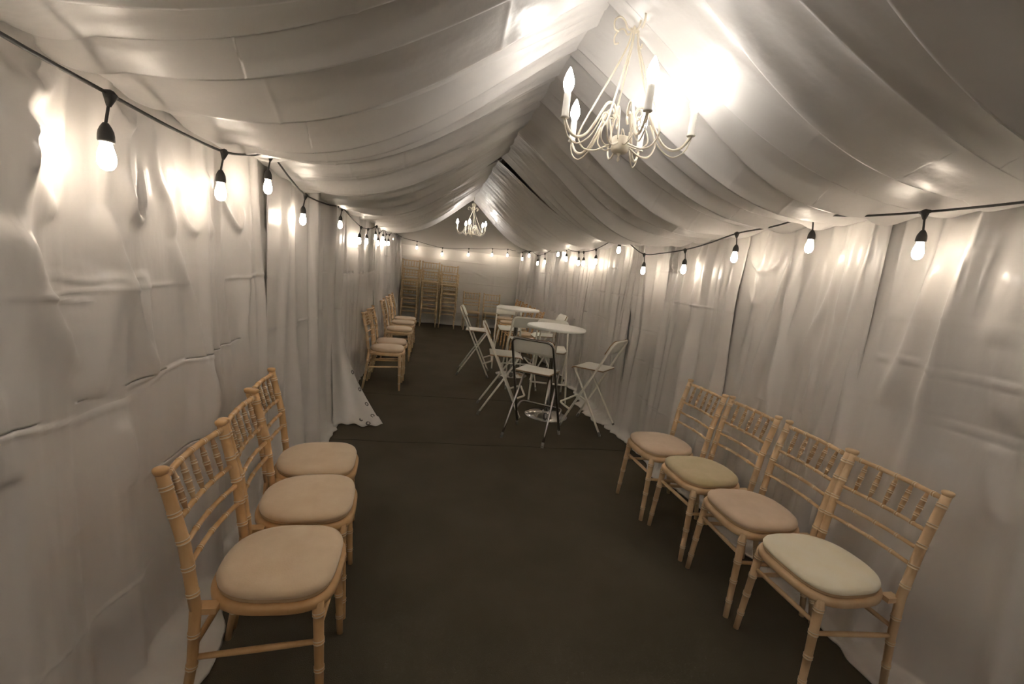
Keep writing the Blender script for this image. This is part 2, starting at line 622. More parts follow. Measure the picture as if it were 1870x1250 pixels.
def chandelier_meshes():
    d = {}

    def pol(rho, h, a, off=0):
        return Vector((rho * math.cos(a) - off * math.sin(a), rho * math.sin(a) + off * math.cos(a), h))
    mb = MB()
    mb.lathe([(.008, -.078), (.024, -.076), (.031, -.070), (.0335, -.064), (.0335, -.022), (.030, -.018), (.02, -.016)], n=28)
    d['hub'] = mb.mesh('hub', ['cream_metal'])
    mb = MB()
    mb.lathe([(.002, -.108), (.0045, -.104), (.006, -.099), (.0045, -.093), (.003, -.088), (.006, -.083), (.008, -.078)], n=14)
    d['finial'] = mb.mesh('finial', ['cream_metal'])
    mb = MB()
    mb.lathe([(.006, .345), (.014, .350), (.015, .395), (.010, .402), (.004, .405)], n=16)
    d['top_collar'] = mb.mesh('top_collar', ['cream_metal'])
    for i in range(5):
        a = 2 * PI * i / 5
        mb = MB()
        P = [pol(.052, .045, a), pol(.040, .062, a), (pol(.052, .088, a)), pol(.078, .086, a), pol(.098, .055, a), pol(.125, .005, a), pol(.155, -.038, a), pol(.19, -.056, a),
             pol(.222, -.046, a), pol(.243, -.018, a), pol(.25, .0, a)]
        mb.tube(catmull(P, 6), .0052, n=8)
        # thinner companion wire below
        P = [pol(.030, -.05, a), pol(.07, -.058, a), pol(.10, -.03, a, .012), pol(.085, .02, a, .02), pol(.06, .03, a, .02), pol(.055, .005, a, .02)]
        mb.tube(catmull(P, 6), .0028, n=6)
        P = [pol(.10, .03, a, .004), pol(.13, -.03, a, .004), pol(.165, -.066, a, .004), pol(.20, -.080, a, .004), pol(.232, -.062, a, .004), pol(.248, -.03, a, .003), pol(.253, -.004, a)]
        mb.tube(catmull(P, 6), .0026, n=6)
        d['arm_%d' % i] = mb.mesh('arm', ['cream_metal'])
        mb = MB()
        mb.lathe([(.015, -.004), (.016, .0), (.013, .002), (.0125, .076), (.011, .08)], pol(.25, 0, a), 16)
        d['candle_%d' % i] = mb.mesh('candle_sleeve', ['candle_sleeve'])
        mb = MB()
        mb.lathe([(.009, .080), (.013, .088), (.018, .100), (.0195, .112), (.017, .127), (.012, .142), (.006, .156), (.0015, .164)], pol(.25, 0, a), 12)
        d['bulb_%d' % i] = mb.mesh('bulb', ['candle_glow'])
        b = a + PI / 5
        mb = MB()
        P = [pol(.013, .352, b), pol(.022, .30, b), pol(.065, .20, b), pol(.118, .09, b), pol(.158, .0, b), pol(.160, -.035, b), pol(.135, -.066, b), pol(.095, -.07, b), pol(.055, -.055, b), pol(.033, -.045, b)]
        mb.tube(catmull(P, 6), .0036, n=7)
        P = [pol(.034, -.035, b), pol(.045, .02, b), pol(.058, .062, b), pol(.075, .066, b), pol(.080, .045, b), pol(.066, .03, b), pol(.058, .04, b)]
        mb.tube(catmull(P, 6), .0036, n=7)
        P = [pol(.014, .352, a), pol(.035, .350, a), pol(.052, .372, a), pol(.075, .378, a), pol(.094, .360, a), pol(.090, .334, a), pol(.072, .330, a)]
        mb.tube(catmull(P, 6), .0034, n=7)
        P = [pol(.015, .350, b), pol(.018, .375, b), pol(.026, .402, b), pol(.034, .425, b), pol(.028, .436, b), pol(.019, .425, b), pol(.021, .405, b)]
        mb.tube(catmull(P, 6), .0036, n=7)
        d['rod_%d' % i] = mb.mesh('rod', ['cream_metal'])
    return d


def chandelier(label, x, y, z, rot, ridge):
    t = thing('chandelier', label, 'chandelier', (x, y, z), rot, 'cream candle chandeliers')
    d = chandelier_meshes() if not CD else CD
    CD.update(d)
    for k, me in d.items():
        if k.startswith('bulb'):
            continue
        o = link(me.name.split('.')[0], me, t)
        if k.startswith('candle'):
            b = link('bulb', d['bulb_' + k[-1]], o)
            b['label'] = 'glowing flame-shaped bulb'
    mb = MB()
    top = ridge - z
    n = 9
    for i in range(n):
        zc = .403 + (top - .403) * (i + .5) / n
        h = (top - .403) / n * .62
        w = .006
        P = []
        for k in range(10):
            a = 2 * PI * k / 10
            if i % 2:
                P.append((w * math.cos(a), 0, zc + h * math.sin(a)))
            else:
                P.append((0, w * math.cos(a), zc + h * math.sin(a)))
        mb.tube(P, .0016, n=5, closed=True)
    mb.tube([(.004, .003, .39), (-.004, .004, (.39 + top) / 2), (.003, -.003, top)], .003, n=6)
    link('hanging_chain', mb.mesh('hanging_chain', ['cream_metal']), t)


chandelier('large cream metal chandelier with five lit candle bulbs hanging in the foreground', .647, 1.746, 2.107, R(50.5), 2.575)
chandelier('small distant cream chandelier hanging before the back gable', .525, 7.9, 2.122, R(40), 2.70)

# ------------------------------------------------------------------ noise helpers
_tab = np.random.RandomState(3).rand(4096)


def vnoise(x, seed=0):
    x = np.asarray(x, float) + seed * 37.17
    i = np.floor(x).astype(int)
    f = x - i
    f = f * f * (3 - 2 * f)
    return _tab[i % 4096] * (1 - f) + _tab[(i + 1) % 4096] * f


def grid_mesh(name, P, mat, flip=False, extra=None):
    ny, nz = P.shape[:2]
    v = P.reshape(-1, 3)
    idx = np.arange(ny * nz).reshape(ny, nz)
    q = np.stack([idx[:-1, :-1], idx[1:, :-1], idx[1:, 1:], idx[:-1, 1:]], -1).reshape(-1, 4)
    if flip:
        q = q[:, ::-1]
    me = bpy.data.meshes.new(name)
    me.from_pydata(v.tolist(), [], q.tolist())
    me.materials.append(MAT[mat])
    me.polygons.foreach_set('use_smooth', [True] * len(q))
    me.update()
    return me


# ------------------------------------------------------------------ satin curtains
# courses of single folds, swags and packing creases on the curtains: (y, z) along the wall, height, width
LEFT_FOLDS = [
    ([(1.205, 1.549), (1.232, 1.486), (1.257, 1.427), (1.289, 1.365), (1.329, 1.28), (1.403, 1.157)], 0.045, 0.03),
    ([(1.524, 1.603), (1.546, 1.496), (1.571, 1.427), (1.617, 1.32), (1.678, 1.179), (1.747, 1.053)], 0.045, 0.022),
    ([(1.561, 1.414), (1.53, 1.328), (1.512, 1.235), (1.485, 1.138), (1.463, 1.053)], 0.03, 0.04),
    ([(1.726, 1.417), (1.71, 1.276), (1.725, 1.171), (1.76, 1.05)], 0.03, 0.02),
    ([(1.89, 1.53), (1.933, 1.413), (1.995, 1.286), (2.028, 1.108), (2.101, 0.86), (2.121, 0.757)], 0.035, 0.025),
    ([(2.181, 1.631), (2.173, 1.408), (2.197, 1.126), (2.23, 0.973), (2.266, 0.758)], 0.04, 0.02),
    ([(2.263, 1.5), (2.325, 1.207), (2.378, 0.938), (2.409, 0.745)], 0.025, 0.02),
    ([(2.576, 1.561), (2.549, 1.237), (2.529, 1.073), (2.581, 0.833)], 0.035, 0.02),
    ([(2.868, 1.634), (2.968, 1.264), (3.049, 0.99)], 0.03, 0.025),
    ([(1.552, 0.957), (1.589, 0.836), (1.596, 0.721)], 0.02, 0.03),
    ([(1.152, 1.172), (1.161, 1.019), (1.171, 0.935)], 0.03, 0.03),
    ([(1.198, 1.916), (1.219, 1.881), (1.255, 1.849), (1.301, 1.842), (1.338, 1.875), (1.357, 1.937), (1.361, 1.997)], 0.03, 0.016),
    ([(1.238, 1.917), (1.263, 1.906), (1.289, 1.911), (1.307, 1.931)], 0.02, 0.014),
    ([(1.532, 1.903), (1.567, 1.871), (1.612, 1.853), (1.646, 1.895), (1.661, 1.955)], 0.026, 0.012),
    ([(1.194, 1.871), (1.212, 1.784), (1.249, 1.762), (1.295, 1.756), (1.321, 1.779)], 0.028, 0.018),
    ([(1.209, 1.747), (1.267, 1.687), (1.311, 1.615), (1.351, 1.561)], 0.03, 0.025),
    ([(1.594, 1.74), (1.612, 1.632), (1.676, 1.586), (1.706, 1.624), (1.715, 1.774)], 0.03, 0.014),
    ([(1.93, 1.763), (1.974, 1.607), (2.047, 1.573), (2.06, 1.633), (2.047, 1.783)], 0.028, 0.013),
    ([(2.27, 1.782), (2.389, 1.679), (2.502, 1.614), (2.528, 1.716)], 0.024, 0.012),
    ([(1.775, 1.936), (1.799, 1.765), (1.865, 1.669), (1.906, 1.532)], 0.03, 0.02),
    ([(1.85, 1.959), (1.909, 1.786), (1.963, 1.682)], 0.024, 0.016),
    ([(2.098, 1.804), (2.167, 1.701), (2.154, 1.544)], 0.03, 0.018),
]
LEFT_CREASES = [
    ([(1.152, 1.038), (1.169, 1.054), (1.219, 1.05), (1.395, 1.013), (1.516, 1.011), (1.639, 1.011), (1.746, 1.034), (1.855, 1.059), (2.198, 1.043)], 0.012, 0.007),
    ([(1.251, 1.422), (1.331, 1.42), (1.463, 1.396), (1.561, 1.408)], 0.01, 0.008),
    ([(1.254, 1.382), (1.301, 1.364), (1.383, 1.349), (1.469, 1.342)], 0.012, 0.008),
    ([(1.322, 1.276), (1.393, 1.262), (1.49, 1.244)], 0.008, 0.008),
    ([(1.581, 1.414), (1.641, 1.406), (1.714, 1.407)], 0.01, 0.007),
    ([(1.948, 1.441), (2.116, 1.44)], 0.01, 0.007),
    ([(2.302, 1.209), (2.498, 1.176)], 0.006, 0.006),
    ([(1.553, 0.971), (1.658, 0.92)], 0.006, 0.008),
    ([(1.752, 0.741), (1.88, 0.729)], 0.006, 0.01),
    ([(1.23, 1.746), (1.294, 1.744), (1.357, 1.756)], 0.006, 0.008),
]
RIGHT_FOLDS = [
    ([(1.59, 1.965), (1.6, 1.791), (1.643, 1.607), (1.672, 1.339), (1.721, 1.123)], 0.045, 0.03),
    ([(1.567, 1.952), (1.531, 1.628), (1.511, 1.374), (1.55, 1.129)], 0.03, 0.045),
    ([(1.318, 1.769), (1.334, 1.453), (1.303, 1.172)], 0.03, 0.04),
    ([(1.365, 1.769), (1.371, 1.467)], 0.02, 0.03),
    ([(2.094, 1.837), (2.123, 1.625), (2.197, 1.349), (2.263, 1.146)], 0.04, 0.02),
    ([(2.225, 1.811), (2.326, 1.534), (2.361, 1.189), (2.377, 0.915)], 0.036, 0.022),
    ([(2.452, 1.846), (2.506, 1.551), (2.531, 1.293), (2.576, 0.998)], 0.04, 0.022),
    ([(2.16, 1.355), (2.131, 1.101), (2.161, 0.92)], 0.028, 0.02),
    ([(3.211, 1.927), (3.278, 1.555), (3.371, 1.219), (3.472, 0.854)], 0.036, 0.022),
    ([(3.592, 1.921), (3.69, 1.53), (3.693, 1.097)], 0.032, 0.02),
    ([(2.82, 1.856), (2.749, 1.748), (2.634, 1.706), (2.554, 1.766), (2.539, 1.881)], 0.026, 0.014),
    ([(2.771, 1.586), (2.677, 1.494), (2.608, 1.526), (2.588, 1.631)], 0.02, 0.014),
    ([(2.06, 1.89), (2.027, 1.699), (2.03, 1.462)], 0.02, 0.02),
    ([(1.453, 1.0), (1.44, 0.767), (1.46, 0.569)], 0.02, 0.03),
    ([(1.305, 1.107), (1.289, 0.963), (1.214, 0.789)], 0.02, 0.035),
]
RIGHT_CREASES = [
    ([(1.854, 1.32), (1.683, 1.336), (1.536, 1.345), (1.499, 1.325), (1.339, 1.328), (1.217, 1.322)], 0.009, 0.007),
    ([(1.82, 1.522), (1.647, 1.531), (1.519, 1.535), (1.395, 1.531), (1.265, 1.534)], 0.007, 0.007),
    ([(1.876, 1.109), (1.709, 1.127)], 0.007, 0.007),
    ([(1.547, 1.118), (1.365, 1.132), (1.284, 1.126), (1.173, 1.131)], 0.008, 0.007),
    ([(1.645, 1.848), (1.488, 1.816), (1.385, 1.818)], 0.006, 0.007),
    ([(2.087, 1.352), (1.895, 1.366)], 0.006, 0.006),
    ([(2.096, 1.111), (2.007, 1.113), (1.969, 1.095), (1.937, 1.162)], 0.01, 0.007),
    ([(1.27, 0.842), (1.178, 0.848)], 0.009, 0.007),
    ([(2.848, 1.354), (2.58, 1.381)], 0.006, 0.006),
    ([(2.329, 1.072), (2.187, 1.094)], 0.008, 0.007),
    ([(3.776, 1.5), (3.453, 1.477)], 0.007, 0.007),
    ([(3.125, 1.234), (3.036, 1.228)], 0.008, 0.007),
]


def seg_dist(YY, ZZ, pts):
    best = np.full(YY.shape, 9.0)
    side = np.zeros(YY.shape)
    par = np.zeros(YY.shape)
    n = len(pts) - 1
    for i in range(n):
        (a, b), (c, e) = pts[i], pts[i + 1]
        dx, dy = c - a, e - b
        l2 = dx * dx + dy * dy + 1e-12
        t = np.clip(((YY - a) * dx + (ZZ - b) * dy) / l2, 0, 1)
        px, py = YY - a - t * dx, ZZ - b - t * dy
        dd = np.sqrt(px * px + py * py)
        m = dd < best
        best = np.where(m, dd, best)
        side = np.where(m, (dx * py - dy * px) / math.sqrt(l2), side)
        par = np.where(m, (i + t) / n, par)
    return best, side, par


def curtain(label, side, y0, y1, xtop, xbot, ztop, seed, group, dens=7.0, amp=1.0, swags=(), creases=(), trail=(.05, .16), step=.014, skew=.10, edge=(0, 0), top_gather=0, folds=(), lines=(), rows=64, lscale=.5):
    rs = np.random.RandomState(seed)
    L = y1 - y0
    ny = max(12, int(L / step))
    Y = np.linspace(y0, y1, ny + 1)
    base = list(np.linspace(.05, ztop, rows))
    for c in creases:
        base += [c + q for q in (-.03, -.016, -.008, -.003, .003, .008, .016, .03)]
    Z = np.array(sorted(b for b in base if .05 <= b <= ztop))
    YY, ZZ = np.meshgrid(Y, Z, indexing='ij')
    t = ZZ / ztop                                                   # 0 floor, 1 top
    d = np.zeros_like(YY)
    d += .03 * (vnoise(YY * 1.3, seed) - .5) * (1 - .4 * t)
    yw = YY + .16 * (vnoise(YY * .8 + ZZ * .55, seed + 31) - .5) + skew * .9 * (1 - t) * (vnoise(YY * 1.9, seed + 32) - .5)
    r1 = 1 - np.abs(2 * vnoise(yw * dens * .75, seed + 33) - 1)
    r2 = 1 - np.abs(2 * vnoise(yw * dens * 2.1, seed + 34) - 1)
    m1 = .35 + .65 * vnoise(ZZ * 1.1 + YY * 1.7, seed + 35)
    m2 = np.clip(vnoise(ZZ * 1.5 - YY * 1.1, seed + 36) * 1.7 - .4, 0, 1)
    d += amp * (.050 * r1 ** 2.2 * m1 + .024 * r2 ** 1.8 * m2)
    nf = int(L * dens)
    for k in range(nf):
        yc = y0 + L * (k + rs.rand()) / nf
        kind = rs.rand()
        w1 = .012 + .018 * rs.rand()
        w0 = w1 + .012 + .04 * rs.rand()
        a = (.012 + .030 * rs.rand()) * amp
        sk = skew * (rs.rand() - .5) * 2
        w = w1 * t + w0 * (1 - t)
        c = yc + sk * (1 - t)
        env = np.ones_like(t)
        if kind < .33:
            l = .25 + .4 * rs.rand()
            env = np.clip((t - (1 - l)) / l, 0, 1) ** .8
        elif kind < .55:
            l = .35 + .4 * rs.rand()
            env = np.clip((l - t) / l, 0, 1) ** .7
        u = (YY - c) / w
        d += a * env * np.where(u > 0, np.exp(-(u * .8) ** 2), np.exp(-(u * 1.6) ** 2))
    for (yc, zc, hw, dep, a, n) in swags:
        for q in range(n):
            f = 1 - .30 * q
            tt = (YY - yc) / (hw * f)
            zl = zc - dep * f * (1 - np.clip(tt * tt, 0, 1.6)) - .0 * q
            inside = np.clip(1.15 - np.abs(tt), 0, 1) ** .5
            up = ZZ - zl
            d += a * inside * np.where(up > 0, np.exp(-(up / .055) ** 2), np.exp(-(up / .016) ** 2))
    for ci, c in enumerate(creases):
        am = .0055 * np.clip(vnoise(YY * 5.2, seed + 11 * ci) * 2.4 - 1.15, 0, 1)
        dz = ZZ - c
        d += am * np.exp(-(dz / .007) ** 2) - .5 * am * np.exp(-((dz + .022) / .02) ** 2)
    for (pts, a, w) in folds:
        pts = catmull([(p[0], p[1], 0) for p in pts], 4)
        dist, sd, par = seg_dist(YY, ZZ, [(p[0], p[1]) for p in pts])
        tap = np.clip(np.minimum(par, 1 - par) / .16, 0, 1) ** .7
        ww = w * np.where(sd > 0, 1.0, 1.9)
        d += .72 * a * tap * (.85 * np.exp(-(dist / (.85 * ww)) ** 2) + .15 * np.exp(-(dist / (2.5 * w)) ** 2))
    for (pts, a, w) in lines:
        pts = catmull([(p[0], p[1], 0) for p in pts], 4)
        dist, sd, par = seg_dist(YY, ZZ, [(p[0], p[1]) for p in pts])
        tap = np.clip(np.minimum(par, 1 - par) / .1, 0, 1) ** .6
        d += lscale * a * tap * (np.exp(-(dist / w) ** 2) - .35 * np.exp(-((dist - 2.2 * w) / (1.2 * w)) ** 2))
    warp = .02 * (vnoise(YY * 1.7, seed + 5) - .5) + .008 * (vnoise(YY * 7, seed + 6) - .5)
    zz = ZZ + warp * np.clip(1 - np.abs(t - .5) * 2, 0, 1) * 1.4
    for e, yy0 in ((edge[0], y0), (edge[1], y1)):
        if e:
            d += e * np.exp(-np.abs(YY - yy0) / .07)
    if top_gather:
        d -= top_gather * np.clip((t - .9) / .1, 0, 1) ** 2
    xb = xbot + (xtop - xbot) * t
    X = xb + d * side
    main = np.stack([X, YY, zz], -1)
    # the hem lies on the carpet
    Lr = trail[0] + (trail[1] - trail[0]) * np.clip(vnoise(Y * 2.6, seed + 21) * 1.5 - .25, 0, 1) + .03 * vnoise(Y * 13, seed + 22)
    dd = d[:, 0]
    rows = []
    for s_, h in ((1.0, .004), (.97, .011), (.75, .010), (.5, .012), (.3, .014), (.14, .022), (.05, .035)):
        wr = .010 * vnoise(Y * 17 + s_ * 3, seed + 23) * (1 if s_ < .97 else .2)
        x = xbot + side * (dd * (1 - .5 * s_) + Lr * s_)
        rows.append(np.stack([x, Y + .02 * s_ * (vnoise(Y * 9, seed + 24) - .5), np.full_like(Y, h) + wr], -1))
    rows = np.stack(rows, 1)
    P = np.concatenate([rows, main], 1)
    me = grid_mesh('satin_curtain', P, 'satin', flip=(side > 0))
    o = link('satin_curtain', me)
    tag(o, label, 'curtain', group)
    m = o.modifiers.new('thickness', 'SOLIDIFY')
    m.thickness = .003
    m.offset = -1
    return o


LC = 'white satin curtains on the left wall'
curtain('wide silvery satin curtain draped behind the three nearest left chairs', 1, -1.3, 3.12, -1.01, -.96, 2.01, 31, LC, dens=4.6, amp=1.25,
        folds=LEFT_FOLDS, lines=LEFT_CREASES, lscale=.36, creases=(1.055, 1.37, .70, .38), trail=(.10, .22), skew=.16, rows=150, step=.011)
curtain('satin curtain with loose far edge, hanging just before the eyelet flap', 1, 2.84, 4.26, -.95, -.91, 1.96, 8, LC, dens=4.5, amp=1.7, creases=(1.6, 1.36, 1.05, .72, .40, .2), trail=(.08, .2), edge=(-.02, .02))
curtain('narrow recessed satin curtain behind the eyelet flap', 1, 4.00, 5.40, -.99, -.97, 1.95, 17, LC, dens=6, amp=.6, creases=(1.0,), trail=(.02, .05))
curtain('satin curtain behind the first far left chair pair', 1, 4.98, 6.95, -.95, -.92, 1.97, 12, LC, amp=1.9, dens=6.5, creases=(1.6, 1.3, 1.0, .7), trail=(.02, .06), edge=(-.09, 0))
curtain('satin curtain behind the front of the three far left chairs', 1, 6.72, 9.0, -.95, -.92, 1.97, 23, LC, amp=2.0, dens=5.5, creases=(1.55, 1.25, 1.0, .7), trail=(.02, .06), step=.018)
curtain('satin curtain at the far left corner beside the chair stacks', 1, 8.86, 11.36, -.95, -.92, 1.97, 24, LC, amp=2.0, dens=5, creases=(1.55, 1.25, .95), trail=(.02, .06), step=.018)
RC = 'white satin curtains on the right wall'
curtain('smooth white satin curtain behind the ivory padded chair', -1, -1.3, 2.12, 2.13, 2.12, 2.01, 41, RC, dens=3.6, amp=1.3, folds=RIGHT_FOLDS, lines=RIGHT_CREASES, lscale=.8, rows=130, step=.012, trail=(.05, .16), skew=.22, edge=(0, -.01))
curtain('white satin curtain behind the olive padded chair', -1, 1.87, 3.05, 2.10, 2.11, 2.0, 47, RC, dens=5, amp=1.45, folds=RIGHT_FOLDS, lines=RIGHT_CREASES, lscale=.8, rows=120, step=.012, creases=(.9, .6), trail=(.05, .14), skew=.2, edge=(-.005, .01))
curtain('white satin curtain behind the right-hand bar stool, hem dragging on the carpet', -1, 2.83, 4.62, 2.07, 2.07, 2.0, 52, RC, dens=6, amp=1.6, folds=RIGHT_FOLDS, rows=90, swags=((3.3, 1.92, .1, .2, .02, 2), (3.75, 1.92, .1, .2, .02, 2)), creases=(1.68, 1.42, 1.1, .8, .45), trail=(.06, .15), skew=.18, edge=(-.01, .03))
curtain('white satin curtain right of the front bar table with a bunched hem', -1, 4.44, 6.2, 2.07, 2.06, 1.98, 55, RC, dens=7.5, amp=1.8, creases=(1.7, 1.4, 1.1, .75), trail=(.08, .22), skew=.16, edge=(-.03, .02))
curtain('white satin curtain right of the rear bar table', -1, 5.98, 8.2, 2.07, 2.06, 1.97, 58, RC, dens=7, amp=1.9, creases=(1.6, 1.25, .95), trail=(.02, .06), step=.018)
curtain('white satin curtain at the far right corner', -1, 8.18, 11.36, 2.07, 2.06, 1.97, 61, RC, dens=6, amp=1.9, creases=(1.55, 1.2, .9), trail=(.02, .06), step=.02)

# curtain corner turned outwards, with eyelets
flap = thing('curtain_flap', 'loose curtain corner with metal eyelets trailing out onto the carpet on the left', 'curtain', (-.80, 4.15, 0))
nu, nv = 26, 34
P = np.zeros((nu + 1, nv + 1, 3))


def flap_pt(u, v):
    # u 0 at the wall edge, 1 at the eyelet edge; v 0 top, 1 floor
    z = 1.02 * (1 - v) ** 1.05
    x0 = -.90 + .10 * v
    y0_ = 4.26 - .20 * v
    out = v ** 1.8
    x1 = -.83 + .46 * out
    y1_ = 4.36 + .02 * math.sin(3 * v) - .27 * out * v ** 3
    x = x0 + (x1 - x0) * u
    y = y0_ + (y1_ - y0_) * u
    f = .024 * math.sin(u * 9 + v * 2) * (1 - u * .4) * (.3 + v)
    zz = max(z * (1 - .30 * u * v), 0) + .010 + (.02 * math.sin(u * 11) ** 2 if v > .93 else 0)
    return (x + f * .3, y - f, zz)


for i in range(nu + 1):
    for j in range(nv + 1):
        p = flap_pt(i / nu, j / nv)
        P[i, j] = (p[0] + .80, p[1] - 4.15, p[2])
o = link('cloth', grid_mesh('cloth', P, 'satin'), flap)
m = o.modifiers.new('thickness', 'SOLIDIFY'); m.thickness = .003
for (u, v) in ((.93, .50), (.92, .66), (.91, .80), (.62, .93), (.90, .91), (.70, .985)):
    a = Vector(flap_pt(u, v)); b = Vector(flap_pt(u + .04, v)); c = Vector(flap_pt(u, v + .015))
    nn = (b - a).cross(c - a).normalized()
    t1 = nn.orthogonal().normalized(); t2 = nn.cross(t1)
    off = Vector((-.80, 4.15, 0))
    mb = MB()
    for sgn in (1,):
        ctr = a - off
        mb.tube([ctr + (t1 * math.cos(2 * PI * k / 14) + t2 * math.sin(2 * PI * k / 14)) * .016 for k in range(14)], .0065, n=6, closed=True)
    link('eyelet', mb.mesh('eyelet', ['eyelet_metal']), flap)

# ------------------------------------------------------------------ setting: floor, shell, back wall, lining
YB = 11.38
mb = MB()
mb.add([(-1.4, -3.7, 0), (2.5, -3.7, 0), (2.5, 11.8, 0), (-1.4, 11.8, 0)], [(0, 1, 2, 3)], 0, False)
struct('floor', mb.mesh('floor', ['carpet']))
for nm, yy in (('trim_1', 3.77), ('trim_2', 5.15)):
    mb = MB()
    mb.tube([(-.75 + 2.7 * k / 14, yy + .02 * math.sin(k * 1.7) * .5, .001) for k in range(15)], .0022, n=5)
    struct(nm, mb.mesh('carpet_seam', ['seam_thread']))
for nm, x in (('wall_left', -1.16), ('wall_right', 2.24)):
    mb = MB()
    mb.box(x - .02, x + .02, -3.6, 11.6, 0, 2.02)
    struct(nm, mb.mesh(nm, ['outer_sheet']))
# front wall behind the photographer
mb = MB()
mb.box(-1.2, 2.3, -3.60, -3.56, 0, 2.02)
mb.add([(-1.2, -3.58, 2.02), (2.3, -3.58, 2.02), (.53, -3.58, 2.75)], [(0, 1, 2)], 0, False)
struct('wall_front', mb.mesh('wall_front', ['sheet_plastic']))

# back wall: creased sheet up to the string lights
X = np.linspace(-1.1, 2.2, 150)
cr = (.33, .62, .80, 1.10, 1.33, 1.60)
Zl = sorted(list(np.linspace(.004, 1.86, 60)) + [c + q for c in cr for q in (-.02, -.008, -.003, .003, .008, .02)])
XX, ZZ = np.meshgrid(X, np.array(Zl), indexing='ij')
D = .02 * (vnoise(XX * 2.1, 71) - .5) + .010 * (vnoise(XX * 6 + ZZ * 2, 72) - .5) * (vnoise(ZZ * 5, 73))
for ci, c in enumerate(cr):
    am = .007 * np.clip(vnoise(XX * 2.5, 80 + ci) * 1.7 - .3, 0, 1)
    D += am * np.exp(-((ZZ - c) / .007) ** 2)
for xs in (-.25, 1.42, -.85):
    D += .010 * np.exp(-np.abs(XX - xs) / .012)
D += .012 * np.exp(-((ZZ - 1.42 + .35 * (XX - .8)) / .02) ** 2) * np.clip(1 - np.abs(XX - 1.05) / .35, 0, 1)
D += .05 * np.clip(1 - ZZ / .1, 0, 1) * vnoise(XX * 4, 75)
P = np.stack([XX, YB - D, ZZ + .03 * np.clip(1 - ZZ / .1, 0, 1) * vnoise(XX * 3, 76)], -1)
struct('wall_back', grid_mesh('wall_back', P, 'sheet_plastic', flip=True))
mb = MB()
prof = [(-1.15, 1.86), (2.25, 1.86), (2.25, 2.05), (.53, 3.25), (-1.15, 2.05)]
mb.loops([[(x, YB + .005, z) for x, z in prof], [(x, YB + .03, z) for x, z in prof]], smooth=False)
struct('wall_gable', mb.mesh('wall_gable', ['gable_cloth']))


def roof(name, y0, y1, rz, ez, mat):
    mb = MB()
    for sx, xe in ((-1, -1.2), (1, 2.28)):
        q = [(.53, y0, rz), (xe, y0, ez), (xe, y1, ez), (.53, y1, rz)]
        mb.add(q + [(a, b, c + .01) for a, b, c in q], [(0, 1, 2, 3), (7, 6, 5, 4), (0, 4, 5, 1), (2, 6, 7, 3)], 0, False)
    struct(name, mb.mesh(name, [mat]))


roof('ceiling_outer', -3.7, 8.4, 2.84, 2.06, 'outer_sheet')
roof('ceiling_end', 8.4, 11.6, 3.28, 2.06, 'gable_cloth')

XR, XL, XE = .53, -.97, 2.06


def ridge_z(y):
    return np.interp(y, [-1.5, 2, 3.5, 4.6, 5, 8.3], [2.55, 2.56, 2.575, 2.635, 2.655, 2.70])


def lining(name, y0, y1, side, seed, pitch, sag):
    rs = np.random.RandomState(seed)
    cuts = [y0]
    while cuts[-1] < y1 - .12:
        cuts.append(min(y1, cuts[-1] + pitch * (.55 + .9 * rs.rand())))
    cuts[-1] = y1
    us = np.array([0, .04, .10, .2, .3, .4, .5, .6, .7, .78, .85, .90, .94, .955, .97, .985])
    S = np.unique(np.concatenate([np.linspace(0, .9, 46), np.linspace(.91, 1.0, 14)] + [np.array([c - .012, c - .006, c - .003, c, c + .003, c + .006, c + .012]) for c in (.28, .52, .70)]))
    rows = []
    for k in range(len(cuts) - 1):
        a, b = cuts[k], cuts[k + 1]
        A = (.022 + .10 * rs.rand() ** 1.3) * min(1, (b - a) / .2)
        se, sr = .07 * (rs.rand() - .5), .10 * (rs.rand() - .5)
        lip = rs.rand()
        drop = .05 * rs.rand()
        for u in us:
            y = a + (b - a) * u
            prof = (u ** 1.25) * (1 - np.clip((u - .955) / .03, 0, 1))
            body = A * prof * (.45 + .55 * np.sin(PI * np.clip(S * .9 + .05, 0, 1)))
            q = S ** 1.35 * (1 - S) / .2013
            sagm = (sag if sag > .15 else sag + (.165 - sag) * float(np.clip((y - 2.3) / 1.2, 0, 1))) + .02 * vnoise(y * 1.1, seed) + body * 1.0
            rz = ridge_z(y) + .02 * vnoise(y * 3, seed + 2)
            ez = 2.0 - .8 * drop * u - .02 * vnoise(y * 2.2, seed + 4)
            z = rz * (1 - S) + ez * S - sagm * q
            z -= body * .28
            # small secondary wrinkles
            z += .004 * np.sin(2 * PI * (u * 2.3 + lip)) * np.sin(PI * S)
            # transverse packing creases
            for cs in (.28, .52, .70):
                on = max(0, math.sin(lip * 40 + cs * 30 + k * 2.3)) * (1 if side < 0 else .7)
                z -= .0032 * on * np.exp(-((S - cs) / .0045) ** 2)
            # flounce under the eave
            fl = np.clip((S - .88) / .12, 0, 1)
            z += -.02 * np.sin(fl * PI) * (.4 + lip) + .0 * fl
            xe = XE if side > 0 else XL
            x0 = XR - side * .045
            x = x0 + (xe - x0) * S
            yy = y + sr * (1 - S) * (1 - abs(2 * u - 1) * 0) + se * S
            yy = yy + .03 * np.sin(S * 5 + lip * 6)
            rows.append(np.stack([x, yy * np.ones_like(S), z], -1))
    P = np.stack(rows, 0)
    me = grid_mesh(name, P, 'satin_lining', flip=(side > 0))
    o = struct(name, me)
    m = o.modifiers.new('thickness', 'SOLIDIFY'); m.thickness = .003
    return o


lining('ceiling_lining_left', -1.35, 4.62, -1, 5, .20, .12)
lining('ceiling_lining_right', -1.35, 4.62, 1, 9, .18, .09)
lining('ceiling_lining_far_left', 4.90, 8.35, -1, 15, .23, .155)
lining('ceiling_lining_far_right', 4.90, 8.35, 1, 19, .23, .155)

